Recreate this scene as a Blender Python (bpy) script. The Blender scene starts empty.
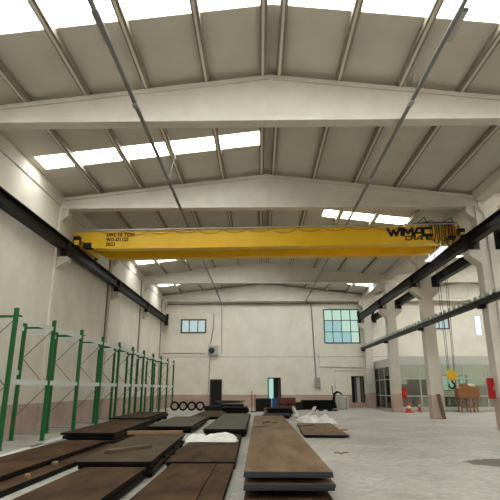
import bpy, bmesh, math, random
from mathutils import Vector, Matrix, noise
random.seed(7)
sc = bpy.context.scene
COL = sc.collection
R = math.radians

# ------------------------------------------------------------------ materials
def mat(name, col, rough=0.7, metal=0.0, var=0.0, vscale=3.0, col2=None, bump=0.0, bscale=40.0, spec=0.4, stretch=(1, 1, 1), fac=(0.35, 0.7)):
    m = bpy.data.materials.new(name); m.use_nodes = True
    nt = m.node_tree; N = nt.nodes; L = nt.links
    b = N['Principled BSDF']
    b.inputs['Base Color'].default_value = (*col, 1)
    b.inputs['Roughness'].default_value = rough
    b.inputs['Metallic'].default_value = metal
    b.inputs['Specular IOR Level'].default_value = spec
    if col2 is not None or bump:
        tc = N.new('ShaderNodeTexCoord'); mp = N.new('ShaderNodeMapping')
        mp.inputs['Scale'].default_value = stretch
        L.new(tc.outputs['Object'], mp.inputs['Vector'])
    if col2 is not None:
        n = N.new('ShaderNodeTexNoise'); n.inputs['Scale'].default_value = vscale
        n.inputs['Detail'].default_value = 7; n.inputs['Roughness'].default_value = 0.62
        L.new(mp.outputs[0], n.inputs['Vector'])
        r = N.new('ShaderNodeValToRGB')
        r.color_ramp.elements[0].position = fac[0]; r.color_ramp.elements[1].position = fac[1]
        r.color_ramp.elements[0].color = (*col, 1); r.color_ramp.elements[1].color = (*col2, 1)
        L.new(n.outputs['Fac'], r.inputs['Fac']); L.new(r.outputs['Color'], b.inputs['Base Color'])
    if bump:
        n2 = N.new('ShaderNodeTexNoise'); n2.inputs['Scale'].default_value = bscale; n2.inputs['Detail'].default_value = 4
        L.new(mp.outputs[0], n2.inputs['Vector'])
        bp = N.new('ShaderNodeBump'); bp.inputs['Strength'].default_value = bump; bp.inputs['Distance'].default_value = 0.02
        L.new(n2.outputs['Fac'], bp.inputs['Height']); L.new(bp.outputs['Normal'], b.inputs['Normal'])
    return m

def emis(name, col, strength):
    m = bpy.data.materials.new(name); m.use_nodes = True
    nt = m.node_tree; nt.nodes.remove(nt.nodes['Principled BSDF'])
    e = nt.nodes.new('ShaderNodeEmission'); e.inputs['Color'].default_value = (*col, 1); e.inputs['Strength'].default_value = strength
    nt.links.new(e.outputs[0], nt.nodes['Material Output'].inputs['Surface'])
    return m

def paint_wall(name, axis, seam_h=(), seam_v=None, base=(0.60, 0.55, 0.455), dado=1.28):
    """cream paint, dusty pink dado up to 1.25 m, faint panel joints"""
    m = bpy.data.materials.new(name); m.use_nodes = True
    nt = m.node_tree; N = nt.nodes; L = nt.links; b = N['Principled BSDF']
    b.inputs['Roughness'].default_value = 0.85; b.inputs['Specular IOR Level'].default_value = 0.2
    tc = N.new('ShaderNodeTexCoord'); sp = N.new('ShaderNodeSeparateXYZ'); L.new(tc.outputs['Object'], sp.inputs[0])
    n = N.new('ShaderNodeTexNoise'); n.inputs['Scale'].default_value = 0.8; n.inputs['Detail'].default_value = 8; n.inputs['Roughness'].default_value = 0.7
    L.new(tc.outputs['Object'], n.inputs['Vector'])
    r1 = N.new('ShaderNodeValToRGB'); r1.color_ramp.elements[0].position = 0.3; r1.color_ramp.elements[1].position = 0.65
    r1.color_ramp.elements[0].color = (base[0]*0.86, base[1]*0.84, base[2]*0.80, 1); r1.color_ramp.elements[1].color = (*base, 1)
    L.new(n.outputs['Fac'], r1.inputs['Fac'])
    r2 = N.new('ShaderNodeValToRGB'); r2.color_ramp.elements[0].position = 0.3; r2.color_ramp.elements[1].position = 0.65
    r2.color_ramp.elements[0].color = (0.42, 0.31, 0.26, 1); r2.color_ramp.elements[1].color = (0.55, 0.41, 0.345, 1)
    L.new(n.outputs['Fac'], r2.inputs['Fac'])
    lt = N.new('ShaderNodeMath'); lt.operation = 'LESS_THAN'; lt.inputs[1].default_value = dado
    L.new(sp.outputs['Z'], lt.inputs[0])
    mx = N.new('ShaderNodeMix'); mx.data_type = 'RGBA'
    L.new(lt.outputs[0], mx.inputs['Factor']); L.new(r1.outputs[0], mx.inputs['A']); L.new(r2.outputs[0], mx.inputs['B'])
    last = mx.outputs['Result']
    def line(src, at, w, rep=None):
        nonlocal last
        s = src
        if rep:
            md = N.new('ShaderNodeMath'); md.operation = 'PINGPONG'; md.inputs[1].default_value = rep/2
            ad = N.new('ShaderNodeMath'); ad.operation = 'SUBTRACT'; ad.inputs[1].default_value = at
            L.new(s, ad.inputs[0]); L.new(ad.outputs[0], md.inputs[0]); d = md.outputs[0]
        else:
            ad = N.new('ShaderNodeMath'); ad.operation = 'SUBTRACT'; ad.inputs[1].default_value = at
            ab = N.new('ShaderNodeMath'); ab.operation = 'ABSOLUTE'
            L.new(s, ad.inputs[0]); L.new(ad.outputs[0], ab.inputs[0]); d = ab.outputs[0]
        c = N.new('ShaderNodeMath'); c.operation = 'LESS_THAN'; c.inputs[1].default_value = w; L.new(d, c.inputs[0])
        mm = N.new('ShaderNodeMix'); mm.data_type = 'RGBA'; k = N.new('ShaderNodeMath'); k.operation = 'MULTIPLY'; k.inputs[1].default_value = 0.55
        L.new(c.outputs[0], k.inputs[0]); L.new(k.outputs[0], mm.inputs['Factor']); L.new(last, mm.inputs['A'])
        mm.inputs['B'].default_value = (0.2, 0.17, 0.13, 1); last = mm.outputs['Result']
    for h in seam_h: line(sp.outputs['Z'], h, 0.03)
    if seam_v: line(sp.outputs[axis], seam_v[0], 0.025, seam_v[1])
    L.new(last, b.inputs['Base Color'])
    return m

M = {}
CREAM = (0.60, 0.55, 0.455)
M['wall_l'] = paint_wall('cream wall paint', 'Y', (9.62,), None, dado=1.05, base=(.80,.755,.66))
M['wall_b'] = paint_wall('cream back wall paint', 'X', (4.45,), None, base=(0.84, 0.80, 0.71), dado=1.1)
M['wall_r'] = paint_wall('cream side wall paint', 'Y', (), None)
M['column'] = paint_wall('painted concrete column', 'Y', (), None, base=(0.66, 0.625, 0.56))
M['concrete'] = mat('painted concrete', (0.64, 0.60, 0.52), 0.85, col2=(0.71, 0.67, 0.585), vscale=1.2, bump=0.15, bscale=9)
M['corbel'] = mat('pale concrete', (0.62, 0.585, 0.51), 0.85, col2=(0.55, 0.51, 0.44), vscale=2)
M['ceiling'] = mat('grey sandwich panel', (0.60, 0.57, 0.49), 0.6, col2=(0.66, 0.63, 0.55), vscale=0.7)
M['purlin'] = mat('weathered grey purlin', (0.24, 0.205, 0.155), 0.6, metal=0.15, col2=(0.33, 0.29, 0.225), vscale=2.5)
M['purlin_highlight'] = mat('painted purlin highlight', (0.72, 0.68, 0.60), 0.5, metal=0.1)  # pale colour stands in for light caught on the purlin undersides
M['black'] = mat('black painted steel', (0.004, 0.004, 0.005), 0.5, col2=(0.009, 0.009, 0.009), vscale=3, spec=0.22)
M['matt_black'] = mat('matt black', (0.012, 0.011, 0.011), 0.8)
M['railhead'] = mat('worn rail steel', (0.20, 0.22, 0.24), 0.35, metal=0.7)
M['yellow'] = mat('crane yellow paint', (0.80, 0.47, 0.008), 0.42, col2=(0.86, 0.53, 0.015), vscale=1.5)
M['galv'] = mat('galvanised steel', (0.42, 0.43, 0.42), 0.45, metal=0.5, col2=(0.55, 0.56, 0.55), vscale=4)
M['lightgalv'] = mat('light galvanised guard', (0.5, 0.52, 0.50), 0.6, metal=0.1)
M['grey'] = mat('grey steel', (0.26, 0.26, 0.25), 0.5, metal=0.4)
M['darkgrey'] = mat('dark grey steel', (0.07, 0.07, 0.068), 0.55, metal=0.3)
M['green'] = mat('green rack paint', (0.005, 0.115, 0.022), 0.45)
M['rackbeam'] = mat('grey white rack beam', (0.62, 0.65, 0.60), 0.6, col2=(0.72, 0.75, 0.70), vscale=4)
M['brace'] = mat('rack bracing', (0.20, 0.175, 0.145), 0.6, metal=0.2)
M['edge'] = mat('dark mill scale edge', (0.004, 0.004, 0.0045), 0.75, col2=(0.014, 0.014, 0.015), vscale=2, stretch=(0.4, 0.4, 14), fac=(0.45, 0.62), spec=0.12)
M['cutedge'] = mat('blue grey cut edge', (0.045, 0.055, 0.065), 0.5, col2=(0.02, 0.024, 0.028), vscale=2, stretch=(1, 1, 20))
M['rust'] = mat('rusted plate', (0.030, 0.014, 0.0055), 0.8, col2=(0.098, 0.056, 0.027), vscale=1.3, bump=0.1, bscale=20, stretch=(1.4, 0.45, 1), spec=0.12)
M['rust_red'] = mat('red brown rusted plate', (0.028, 0.011, 0.004), 0.8, col2=(0.105, 0.055, 0.024), vscale=1.5, bump=0.1, bscale=20, stretch=(1, 0.5, 1), spec=0.12)
M['rust_tan'] = mat('tan rusted plate', (0.12, 0.070, 0.034), 0.75, col2=(0.215, 0.15, 0.092), vscale=1.3, bump=0.1, bscale=20, stretch=(1.4, 0.3, 1), spec=0.12)
M['mill_brown'] = mat('brown grey mill scale', (0.055, 0.037, 0.019), 0.75, col2=(0.10, 0.073, 0.042), vscale=1.2, stretch=(1, 0.6, 1), spec=0.12)
M['mill_grey'] = mat('grey mill scale', (0.082, 0.072, 0.050), 0.75, col2=(0.115, 0.102, 0.076), vscale=1.2, stretch=(1, 0.6, 1), spec=0.12)
M['wood'] = mat('raw timber', (0.24, 0.135, 0.07), 0.8, col2=(0.34, 0.21, 0.12), vscale=4, stretch=(6, 1, 6))
M['darkwood'] = mat('dark timber', (0.09, 0.062, 0.03), 0.8, col2=(0.14, 0.10, 0.055), vscale=4, stretch=(6, 1, 6))
M['bearer'] = mat('black brown timber', (0.02, 0.015, 0.010), 0.9, spec=0.1)  # even black-brown, in keeping with the black stack sides
M['cloth'] = mat('dirty white tarpaulin', (0.78, 0.77, 0.71), 0.9, col2=(0.55, 0.53, 0.47), vscale=1.6, bump=0.3, bscale=12, fac=(0.45, 0.8))
M['white'] = mat('white paint', (0.75, 0.76, 0.72), 0.6)
M['red'] = mat('red paint', (0.45, 0.012, 0.014), 0.5)
M['brickred'] = mat('red brown crate', (0.17, 0.055, 0.036), 0.75, col2=(0.10, 0.04, 0.03), vscale=5)
M['blue'] = mat('blue drum', (0.02, 0.10, 0.32), 0.5)
M['orange'] = mat('orange brown board', (0.26, 0.11, 0.042), 0.7, col2=(0.34, 0.155, 0.065), vscale=3)
M['conered'] = mat('cone plastic', (0.5, 0.06, 0.03), 0.5)
M['header'] = mat('off white panel', (0.56, 0.57, 0.52), 0.7)
M['framealu'] = mat('aluminium frame', (0.50, 0.52, 0.50), 0.5, metal=0.2)
M['winframe'] = mat('dark green window frame', (0.05, 0.075, 0.065), 0.5)
M['brownframe'] = mat('brown window frame', (0.09, 0.07, 0.055), 0.6)
M['office'] = mat('office wall', (0.40, 0.40, 0.34), 0.8)
M['officedark'] = mat('dark office furniture', (0.13, 0.115, 0.095), 0.7)
M['beige'] = mat('beige conduit', (0.36, 0.33, 0.275), 0.7)
M['conduit'] = mat('grey brown conduit', (0.22, 0.195, 0.16), 0.7)
M['lamp_lit'] = emis('lit strip light', (1, 1, .96), .8)
M['sky_panel'] = emis('translucent roof light in daylight', (0.97, 1.0, 0.975), 10.0)
M['sky_panel_b'] = emis('translucent side roof light', (0.97, 1.0, 0.975), 10.0)
M['pane_teal'] = emis('daylit teal pane', (0.36, 0.60, 0.60), 0.72)
M['pane_green'] = emis('daylit pale green pane', (0.52, 0.72, 0.60), 0.78)
M['pane_blue'] = emis('daylit blue pane', (0.62, 0.88, 0.98), 1.5)
M['pane_small'] = emis('daylit pale teal pane', (0.50, 0.66, 0.66), 0.75)
M['pane_mint'] = emis('daylit mint pane', (0.36, 0.66, 0.56), 0.85)

def glass_mat():
    m = bpy.data.materials.new('clear partition glass'); m.use_nodes = True
    nt = m.node_tree; N = nt.nodes; L = nt.links; N.remove(N['Principled BSDF'])
    t = N.new('ShaderNodeBsdfTransparent'); t.inputs['Color'].default_value = (0.72, 0.78, 0.72, 1)
    g = N.new('ShaderNodeBsdfGlossy'); g.inputs['Roughness'].default_value = 0.06
    f = N.new('ShaderNodeFresnel'); f.inputs['IOR'].default_value = 1.5
    a = N.new('ShaderNodeMath'); a.operation = 'ADD'; a.inputs[1].default_value = 0.07; L.new(f.outputs[0], a.inputs[0])
    x = N.new('ShaderNodeMixShader'); L.new(a.outputs[0], x.inputs[0]); L.new(t.outputs[0], x.inputs[1]); L.new(g.outputs[0], x.inputs[2])
    L.new(x.outputs[0], N['Material Output'].inputs['Surface'])
    return m
M['glass'] = glass_mat()

def floor_mat():
    m = bpy.data.materials.new('worn concrete floor'); m.use_nodes = True
    nt = m.node_tree; N = nt.nodes; L = nt.links; b = N['Principled BSDF']
    b.inputs['Specular IOR Level'].default_value = 0.35
    tc = N.new('ShaderNodeTexCoord')
    def noi(scale, det, rough=0.6, dist=0.0):
        n = N.new('ShaderNodeTexNoise'); n.inputs['Scale'].default_value = scale; n.inputs['Detail'].default_value = det
        n.inputs['Roughness'].default_value = rough; n.inputs['Distortion'].default_value = dist
        L.new(tc.outputs['Object'], n.inputs['Vector']); return n
    n1 = noi(0.45, 9, 0.65, 0.6); n2 = noi(5.0, 8, 0.7); n3 = noi(1.3, 6, 0.6, 2.0)
    r = N.new('ShaderNodeValToRGB'); e = r.color_ramp.elements
    e[0].position = 0.32; e[0].color = (0.34, 0.315, 0.27, 1); e[1].position = 0.66; e[1].color = (0.53, 0.50, 0.445, 1)
    L.new(n1.outputs['Fac'], r.inputs['Fac'])
    r2 = N.new('ShaderNodeValToRGB'); e = r2.color_ramp.elements
    e[0].position = 0.35; e[0].color = (0.72, 0.72, 0.72, 1); e[1].position = 0.6; e[1].color = (1, 1, 1, 1)
    L.new(n2.outputs['Fac'], r2.inputs['Fac'])
    mul = N.new('ShaderNodeMix'); mul.data_type = 'RGBA'; mul.blend_type = 'MULTIPLY'; mul.inputs['Factor'].default_value = 1
    L.new(r.outputs[0], mul.inputs['A']); L.new(r2.outputs[0], mul.inputs['B'])
    # thin scuff lines
    wv = N.new('ShaderNodeValToRGB'); e = wv.color_ramp.elements
    e[0].position = 0.485; e[0].color = (1, 1, 1, 1); e[1].position = 0.50; e[1].color = (0.80, 0.79, 0.76, 1)
    q = e.new(0.515); q.color = (1, 1, 1, 1)
    L.new(n3.outputs['Fac'], wv.inputs['Fac'])
    mul2 = N.new('ShaderNodeMix'); mul2.data_type = 'RGBA'; mul2.blend_type = 'MULTIPLY'; mul2.inputs['Factor'].default_value = 1
    L.new(mul.outputs['Result'], mul2.inputs['A']); L.new(wv.outputs[0], mul2.inputs['B'])
    # damp oil patch
    mp = N.new('ShaderNodeMapping'); mp.vector_type = 'POINT'
    mp.inputs['Location'].default_value = (-6.0/1.75, -12.0/0.95, 0); mp.inputs['Scale'].default_value = (1/1.75, 1/0.95, 0)
    L.new(tc.outputs['Object'], mp.inputs['Vector'])
    ln = N.new('ShaderNodeVectorMath'); ln.operation = 'LENGTH'; L.new(mp.outputs[0], ln.inputs[0])
    ad = N.new('ShaderNodeMath'); ad.operation = 'MULTIPLY_ADD'; ad.inputs[1].default_value = 0.45
    L.new(n2.outputs['Fac'], ad.inputs[0]); L.new(ln.outputs['Value'], ad.inputs[2])
    r3 = N.new('ShaderNodeValToRGB'); e = r3.color_ramp.elements
    e[0].position = 0.98; e[0].color = (1, 1, 1, 1); e[1].position = 1.18; e[1].color = (0, 0, 0, 1)
    L.new(ad.outputs[0], r3.inputs['Fac'])
    mx = N.new('ShaderNodeMix'); mx.data_type = 'RGBA'; L.new(r3.outputs[0], mx.inputs['Factor'])
    L.new(mul2.outputs['Result'], mx.inputs['A']); mx.inputs['B'].default_value = (0.13, 0.105, 0.082, 1)
    L.new(mx.outputs['Result'], b.inputs['Base Color'])
    rr = N.new('ShaderNodeMapRange'); rr.inputs['To Min'].default_value = 0.45; rr.inputs['To Max'].default_value = 0.8
    L.new(n1.outputs['Fac'], rr.inputs['Value']); L.new(rr.outputs[0], b.inputs['Roughness'])
    bp = N.new('ShaderNodeBump'); bp.inputs['Strength'].default_value = 0.15; bp.inputs['Distance'].default_value = 0.01
    L.new(n2.outputs['Fac'], bp.inputs['Height']); L.new(bp.outputs[0], b.inputs['Normal'])
    return m
M['floor'] = floor_mat()

# ------------------------------------------------------------------ mesh helpers
class MB:
    def __init__(s): s.bm = bmesh.new(); s.mi = 0
    def face(s, vs, mi=None):
        f = s.bm.faces.new(vs); f.material_index = s.mi if mi is None else mi; return f
    def hexa(s, p, mi=None):
        v = [s.bm.verts.new(q) for q in p]
        for i in ((3, 2, 1, 0), (4, 5, 6, 7), (0, 1, 5, 4), (1, 2, 6, 5), (2, 3, 7, 6), (3, 0, 4, 7)):
            s.face([v[k] for k in i], mi)
        return s
    def box(s, x0, x1, y0, y1, z0, z1, mi=None, side=None):
        p = [(x0, y0, z0), (x1, y0, z0), (x1, y1, z0), (x0, y1, z0), (x0, y0, z1), (x1, y0, z1), (x1, y1, z1), (x0, y1, z1)]
        v = [s.bm.verts.new(q) for q in p]
        for n, i in enumerate(((3, 2, 1, 0), (4, 5, 6, 7), (0, 1, 5, 4), (1, 2, 6, 5), (2, 3, 7, 6), (3, 0, 4, 7))):
            s.face([v[k] for k in i], side if (side is not None and n != 1) else mi)
        return s
    def prism(s, poly, axis, a, b, mi=None):
        """poly: 2D outline; extruded along axis from a to b"""
        def P(u, w, t): return {'x': (t, u, w), 'y': (u, t, w), 'z': (u, w, t)}[axis]
        A = [s.bm.verts.new(P(u, w, a)) for u, w in poly]; B = [s.bm.verts.new(P(u, w, b)) for u, w in poly]
        n = len(poly); s.face(A, mi); s.face(B[::-1], mi)
        for i in range(n): s.face([A[i], B[i], B[(i+1) % n], A[(i+1) % n]][::-1], mi)
        return s
    def bar(s, p, q, w, h=None, mi=None):
        h = h or w; p = Vector(p); q = Vector(q); d = (q-p).normalized()
        u = d.cross(Vector((0, 0, 1)))
        if u.length < 1e-3: u = Vector((1, 0, 0))
        u.normalize(); v = u.cross(d).normalized()
        c = [(-1, -1), (1, -1), (1, 1), (-1, 1)]
        pts = [p+u*a*w/2+v*b*h/2 for a, b in c]+[q+u*a*w/2+v*b*h/2 for a, b in c]
        return s.hexa(pts, mi)
    def tube(s, pts, r, n=8, mi=None, caps=True):
        pts = [Vector(p) for p in pts]; rings = []
        for i, p in enumerate(pts):
            d = (pts[min(i+1, len(pts)-1)]-pts[max(i-1, 0)]).normalized()
            u = d.cross(Vector((0.13, 0.31, 0.94)));
            if u.length < 0.05: u = d.cross(Vector((1, 0, 0)))
            u.normalize(); v = d.cross(u)
            rr = r[i] if isinstance(r, (list, tuple)) else r
            rings.append([s.bm.verts.new(p+(u*math.cos(2*math.pi*k/n)+v*math.sin(2*math.pi*k/n))*rr) for k in range(n)])
        for A, B in zip(rings, rings[1:]):
            for k in range(n): s.face([A[k], A[(k+1) % n], B[(k+1) % n], B[k]], mi)
        if caps: s.face(rings[0][::-1], mi); s.face(rings[-1], mi)
        return s
    def torus(s, c, R_, r, axis='y', n=28, m=10, flat=1.0, mi=None):
        rings = []
        for i in range(n):
            a = 2*math.pi*i/n; ring = []
            for j in range(m):
                b = 2*math.pi*j/m; rad = R_+r*math.cos(b); h = r*math.sin(b)*flat
                p = {'y': (rad*math.cos(a), h, rad*math.sin(a)), 'z': (rad*math.cos(a), rad*math.sin(a), h), 'x': (h, rad*math.cos(a), rad*math.sin(a))}[axis]
                ring.append(s.bm.verts.new(Vector(c)+Vector(p)))
            rings.append(ring)
        for i in range(n):
            A, B = rings[i], rings[(i+1) % n]
            for j in range(m): s.face([A[j], B[j], B[(j+1) % m], A[(j+1) % m]], mi)
        return s
    def build(s, name, mats, parent=None, bevel=0, smooth=False, **props):
        bmesh.ops.recalc_face_normals(s.bm, faces=s.bm.faces[:])
        me = bpy.data.meshes.new(name); s.bm.to_mesh(me); s.bm.free()
        for m in (mats if isinstance(mats, (list, tuple)) else [mats]): me.materials.append(M[m])
        o = bpy.data.objects.new(name, me); COL.objects.link(o)
        if parent is not None: o.parent = parent
        if smooth:
            for p in me.polygons: p.use_smooth = True
        if bevel:
            bv = o.modifiers.new('bevel', 'BEVEL'); bv.width = bevel; bv.segments = 2; bv.limit_method = 'ANGLE'
        for k, v in props.items(): o[k] = v
        return o

def tag(o, label, cat, group=None, kind=None):
    o['label'] = label; o['category'] = cat
    if group: o['group'] = group
    if kind: o['kind'] = kind
    return o
def empty(name, loc=(0, 0, 0), rz=0.0, label=None, cat=None, group=None, kind=None):
    o = bpy.data.objects.new(name, None); COL.objects.link(o); o.location = loc; o.rotation_euler.z = rz
    if label: tag(o, label, cat, group, kind)
    return o
def struct(o): o['kind'] = 'structure'; return o
def copy_tree(o, parent=None):
    c = o.copy(); COL.objects.link(c)
    c.parent = parent
    for ch in list(o.children): copy_tree(ch, c)
    return c
ORD = ['first', 'second', 'third', 'fourth', 'fifth', 'sixth', 'seventh', 'eighth', 'ninth', 'tenth', 'eleventh', 'twelfth']

# ------------------------------------------------------------------ building shell
XL, XC0, XC1, XR, XCM = -9.0, 9.7, 10.3, 29.0, 10.0
YF, YB = -4.0, 46.2
FR = [5.2, 13.55, 21.0, 29.2, 37.4, 45.6]          # frame lines
RID, RID2, ZR, SL = 0.4, 19.6, 11.15, 0.118
def ztop(x):                                     # top of the tapered beams
    return ZR-SL*abs(x-(RID if x < XCM else RID2))
PH = 0.2
struct(MB().box(XL-.3, XR+.3, YF-.3, YB+.3, -.2, 0).build('floor', 'floor'))
struct(MB().box(XL-.3, XL, YF-.3, YB, 0, 10.5).build('wall_left', 'wall_l'))
struct(MB().box(XR, XR+.3, YF-.3, YB, 0, 10.5).build('wall_right', 'wall_r'))
# back wall with door openings cut as separate boxes
def wall_with_holes(name, y0, y1, x0, x1, z1, holes, m):
    mb = MB(); xs = sorted({x0, x1, *[h[0] for h in holes], *[h[1] for h in holes]})
    for a, b in zip(xs, xs[1:]):
        hs = sorted([h for h in holes if h[0] <= a+1e-6 and h[1] >= b-1e-6], key=lambda h: h[2]); z = 0
        for h in hs:
            if h[2] > z+1e-6: mb.box(a, b, y0, y1, z, h[2])
            z = h[3]
        mb.box(a, b, y0, y1, z, z1)
    return struct(mb.build(name, m))
WINS = {  # x0,x1,z0,z1 in the back wall
 'd1': (-4.47, -3.36, 0.0, 2.45), 'd2': (0.80, 1.98, 0.0, 2.6), 'd3': (8.38, 9.52, 0.42, 2.72),
 'w1': (-7.33, -4.92, 6.62, 7.95), 'w2': (6.08, 9.42, 5.66, 8.86), 'w3': (16.35, 17.8, 6.95, 8.3), 'w4': (20.15, 20.75, 6.35, 8.2),
 'w5': (16.4, 17.8, 1.45, 2.8), 'w6': (18.1, 18.8, 1.9, 2.8)}
wall_with_holes('wall_back', YB, YB+.3, XL-.3, XR+.3, 11.6, list(WINS.values()), 'wall_b')
wall_with_holes('wall_front', YF-.3, YF, XL-.3, XR+.3, 11.6, [(-6, 3, 0, 6.0)], 'wall_r')

# roof sheets and roof lights
bays = list(zip([YF]+FR, FR+[YB]))
MID = [0.6, 10.1, 17.75, 25.6, 33.8, 41.8]
ceil = MB(); skies = []
def slope(x0, x1, lights, span={}):
    zz = lambda x: ztop(min(max(x, x0), x1) if True else x)+PH
    cuts = []
    for i, ym in enumerate(MID):
        if i in lights: cuts.append((ym-.56, ym+.56))
    y = YF
    e = 1e-4
    a, b = (x0+e, x1-e)
    za, zb = zz(a), zz(b)
    for c0, c1 in cuts:
        ceil.hexa([(x0, y, za), (x1, y, zb), (x1, c0, zb), (x0, c0, za), (x0, y, za+.08), (x1, y, zb+.08), (x1, c0, zb+.08), (x0, c0, za+.08)])
        s0, s1 = span.get(c0, (x0, x1)); k0, k1 = zz(s0), zz(s1)
        for u0, u1 in ((x0, s0), (s1, x1)):
            if u1-u0 > .05: ceil.hexa([(u0, c0, zz(u0)), (u1, c0, zz(u1)), (u1, c1, zz(u1)), (u0, c1, zz(u0)), (u0, c0, zz(u0)+.08), (u1, c0, zz(u1)+.08), (u1, c1, zz(u1)+.08), (u0, c1, zz(u0)+.08)])
        skies.append([(s0, c0, k0+.02), (s1, c0, k1+.02), (s1, c1, k1+.02), (s0, c1, k0+.02)])
        y = c1
    ceil.hexa([(x0, y, za), (x1, y, zb), (x1, YB, zb), (x0, YB, za), (x0, y, za+.08), (x1, y, zb+.08), (x1, YB, zb+.08), (x0, YB, za+.08)])
slope(XL, RID, (0, 1, 2, 4, 5), {MID[1]-.56: (XL+.3, RID), MID[2]-.56: (XL+.3, .15), MID[4]-.56: (XL+.3, RID), MID[5]-.56: (XL+.3, RID)}); slope(RID, XCM, (0, 1, 3, 5), {MID[3]-.56: (3.6, 8.3)})
slope(XCM, RID2, (0, 1, 2, 4, 5)); slope(RID2, XR, (0, 1, 2, 3, 4, 5))
struct(ceil.build('ceiling', 'ceiling'))
wn = 0
for q in skies:
    wn += 1
    p = [(x, y, z) for x, y, z in q]+[(x, y, z+.03) for x, y, z in q]
    struct(MB().hexa(p).build('window_%d' % wn, 'sky_panel' if q[0][0] < XCM-.1 else 'sky_panel_b'))

# ------------------------------------------------------------------ tapered roof beams
def roof_beam(y, x0, x1, rid, label, detail=True):
    r = empty('roof_beam', ((x0+x1)/2, y, 9.5), 0, label, 'roof beam', 'tapered white roof beams', 'thing')
    cx = (x0+x1)/2
    zt = lambda x: (ZR-SL*abs(x-rid))-9.5
    web = MB(); L_ = [(x0-cx, 0.2), (x1-cx, 0.2), (x1-cx, zt(x1)-.12), (rid-cx, zt(rid)-.12), (x0-cx, zt(x0)-.12)]
    web.prism(L_, 'y', -.10, .10); web.build('web', 'concrete', r)
    MB().prism([(x0-cx, 0.0), (x1-cx, 0.0), (x1-cx, .16), (x0-cx, .16)], 'y', -.22, .22).build('bottom_flange', 'concrete', r, bevel=.02)
    MB().prism([(x0-cx, zt(x0)-.14), (rid-cx, zt(rid)-.14), (x1-cx, zt(x1)-.14), (x1-cx, zt(x1)), (rid-cx, zt(rid)), (x0-cx, zt(x0))], 'y', -.17, .17).build('top_flange', 'concrete', r)
    MB().box(rid-cx-.09, rid-cx+.09, -.15, .15, .16, zt(rid)-.14).build('stiffener', 'concrete', r)
    for s in (x0-cx, x1-cx-.5): MB().box(s, s+.5, -.165, .165, .16, zt(x0)-.14).build('end_block', 'concrete', r)
DIST = ['nearest', 'second nearest', 'third nearest', 'fourth nearest', 'farthest']
bl = ['nearest tapered white concrete roof beam, high above the steel plates',
      'white tapered roof beam directly above and before the yellow crane girder',
      'white tapered roof beam just behind the yellow crane, its lower edge hidden by it',
      'white tapered roof beam seen fully between crane and last beam before the end wall',
      'farthest white tapered roof beam, resting against the end wall']
for i, y in enumerate(FR[1:]):
    roof_beam(y, XL, XC1-.3, RID, bl[i])
    if i: roof_beam(y, XCM, XR, RID2, 'white roof beam over the side bay, %s from the camera' % ORD[i])
# ------------------------------------------------------------------ purlins
PX = [-7.27, -5.37, -3.48, -1.60, 0.17, 0.70, 2.56, 4.45, 6.33, 8.2]
bayname = ['above the camera, before the nearest roof beam', 'between the nearest and second roof beams', 'over the crane, between second and third beams',
           'between third and fourth roof beams', 'between fourth beam and last beam at end wall']
for b in range(5):
    y0, y1 = FR[b], FR[b+1]
    for k, x in enumerate(PX):
        z = ztop(x); L_ = y1-y0
        side = 'left' if k < 5 else 'right'
        n = (4-k) if k < 5 else (k-5)
        sname = ['nearest the ridge', 'second from ridge', 'third from ridge', 'fourth from ridge', 'fifth from ridge'][n]
        r = empty('roof_purlin', (x, (y0+y1)/2, z), 0, 'purlin %s, %s slope, %s' % (sname, side, bayname[b]), 'purlin', 'grey roof purlins', 'thing')
        MB().box(-.10, .10, -L_/2, L_/2, 0.0, PH-.014).build('channel', 'purlin', r)
        MB().box(-.045, .025, -L_/2+.2, L_/2-.2, -.025, 0.0).build('highlight_strip', 'purlin_highlight', r)  # thin pale strip imitating the highlight along the purlin's middle

# gutter beams
tag(MB().box(9.72, 10.28, YF, YB, 9.75, 10.22).build('gutter_beam', 'concrete', bevel=.03), 'long pale concrete gutter beam along the tops of the column row', 'gutter beam', kind='thing')
tag(MB().box(XL, XL+.035, YF, YB, 9.64, 10.0).build('gutter_beam', 'concrete'), 'pale concrete ledge beam along the top of the rack side wall', 'gutter beam', kind='thing')

# ------------------------------------------------------------------ columns
def corbel(mb, s, ztopc, out, hz, taper, yw=.3, x=0.3):
    mb.prism([(s*x, ztopc), (s*(x+out), ztopc), (s*(x+out), ztopc-hz), (s*(x), ztopc-hz-taper)], 'y', -yw, yw)
cl = {13.55: 'near white column outside the picture beside the crane rail',
      21.0: 'nearest tall white column, crossed by the black crane rail',
      29.2: 'tall white column with timber plank leaning at its pink foot',
      37.4: 'tall white column with red cabinet and traffic cone beside it',
      45.6: 'farthest white column, standing against the end wall'}
for y in FR[2:]:
    r = empty('concrete_column', (XCM, y, 0), 0, cl[y], 'column', 'white columns between the two bays', 'thing')
    MB().box(-.34, .34, -.3, .3, 0, 9.5).build('shaft', 'column', r, bevel=.03)
    for s in (-1, 1):
        m = MB(); corbel(m, s, 7.45, .50, .25, .4, .3, .33); m.build('rail_corbel', 'corbel', r, bevel=.015)
        m = MB(); corbel(m, s, 9.5, .36, .34, .3, .24, .33); m.build('beam_corbel', 'corbel', r, bevel=.015)
wl = {13.55: 'wall pilaster beside the camera', 21.0: 'nearest wall pilaster behind the racks, under the crane end',
      29.2: 'second pilaster along the rack wall, behind the green racks', 37.4: 'third pilaster along the rack wall, toward the corner', 45.6: 'last pilaster in the far corner beside end wall'}
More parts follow.
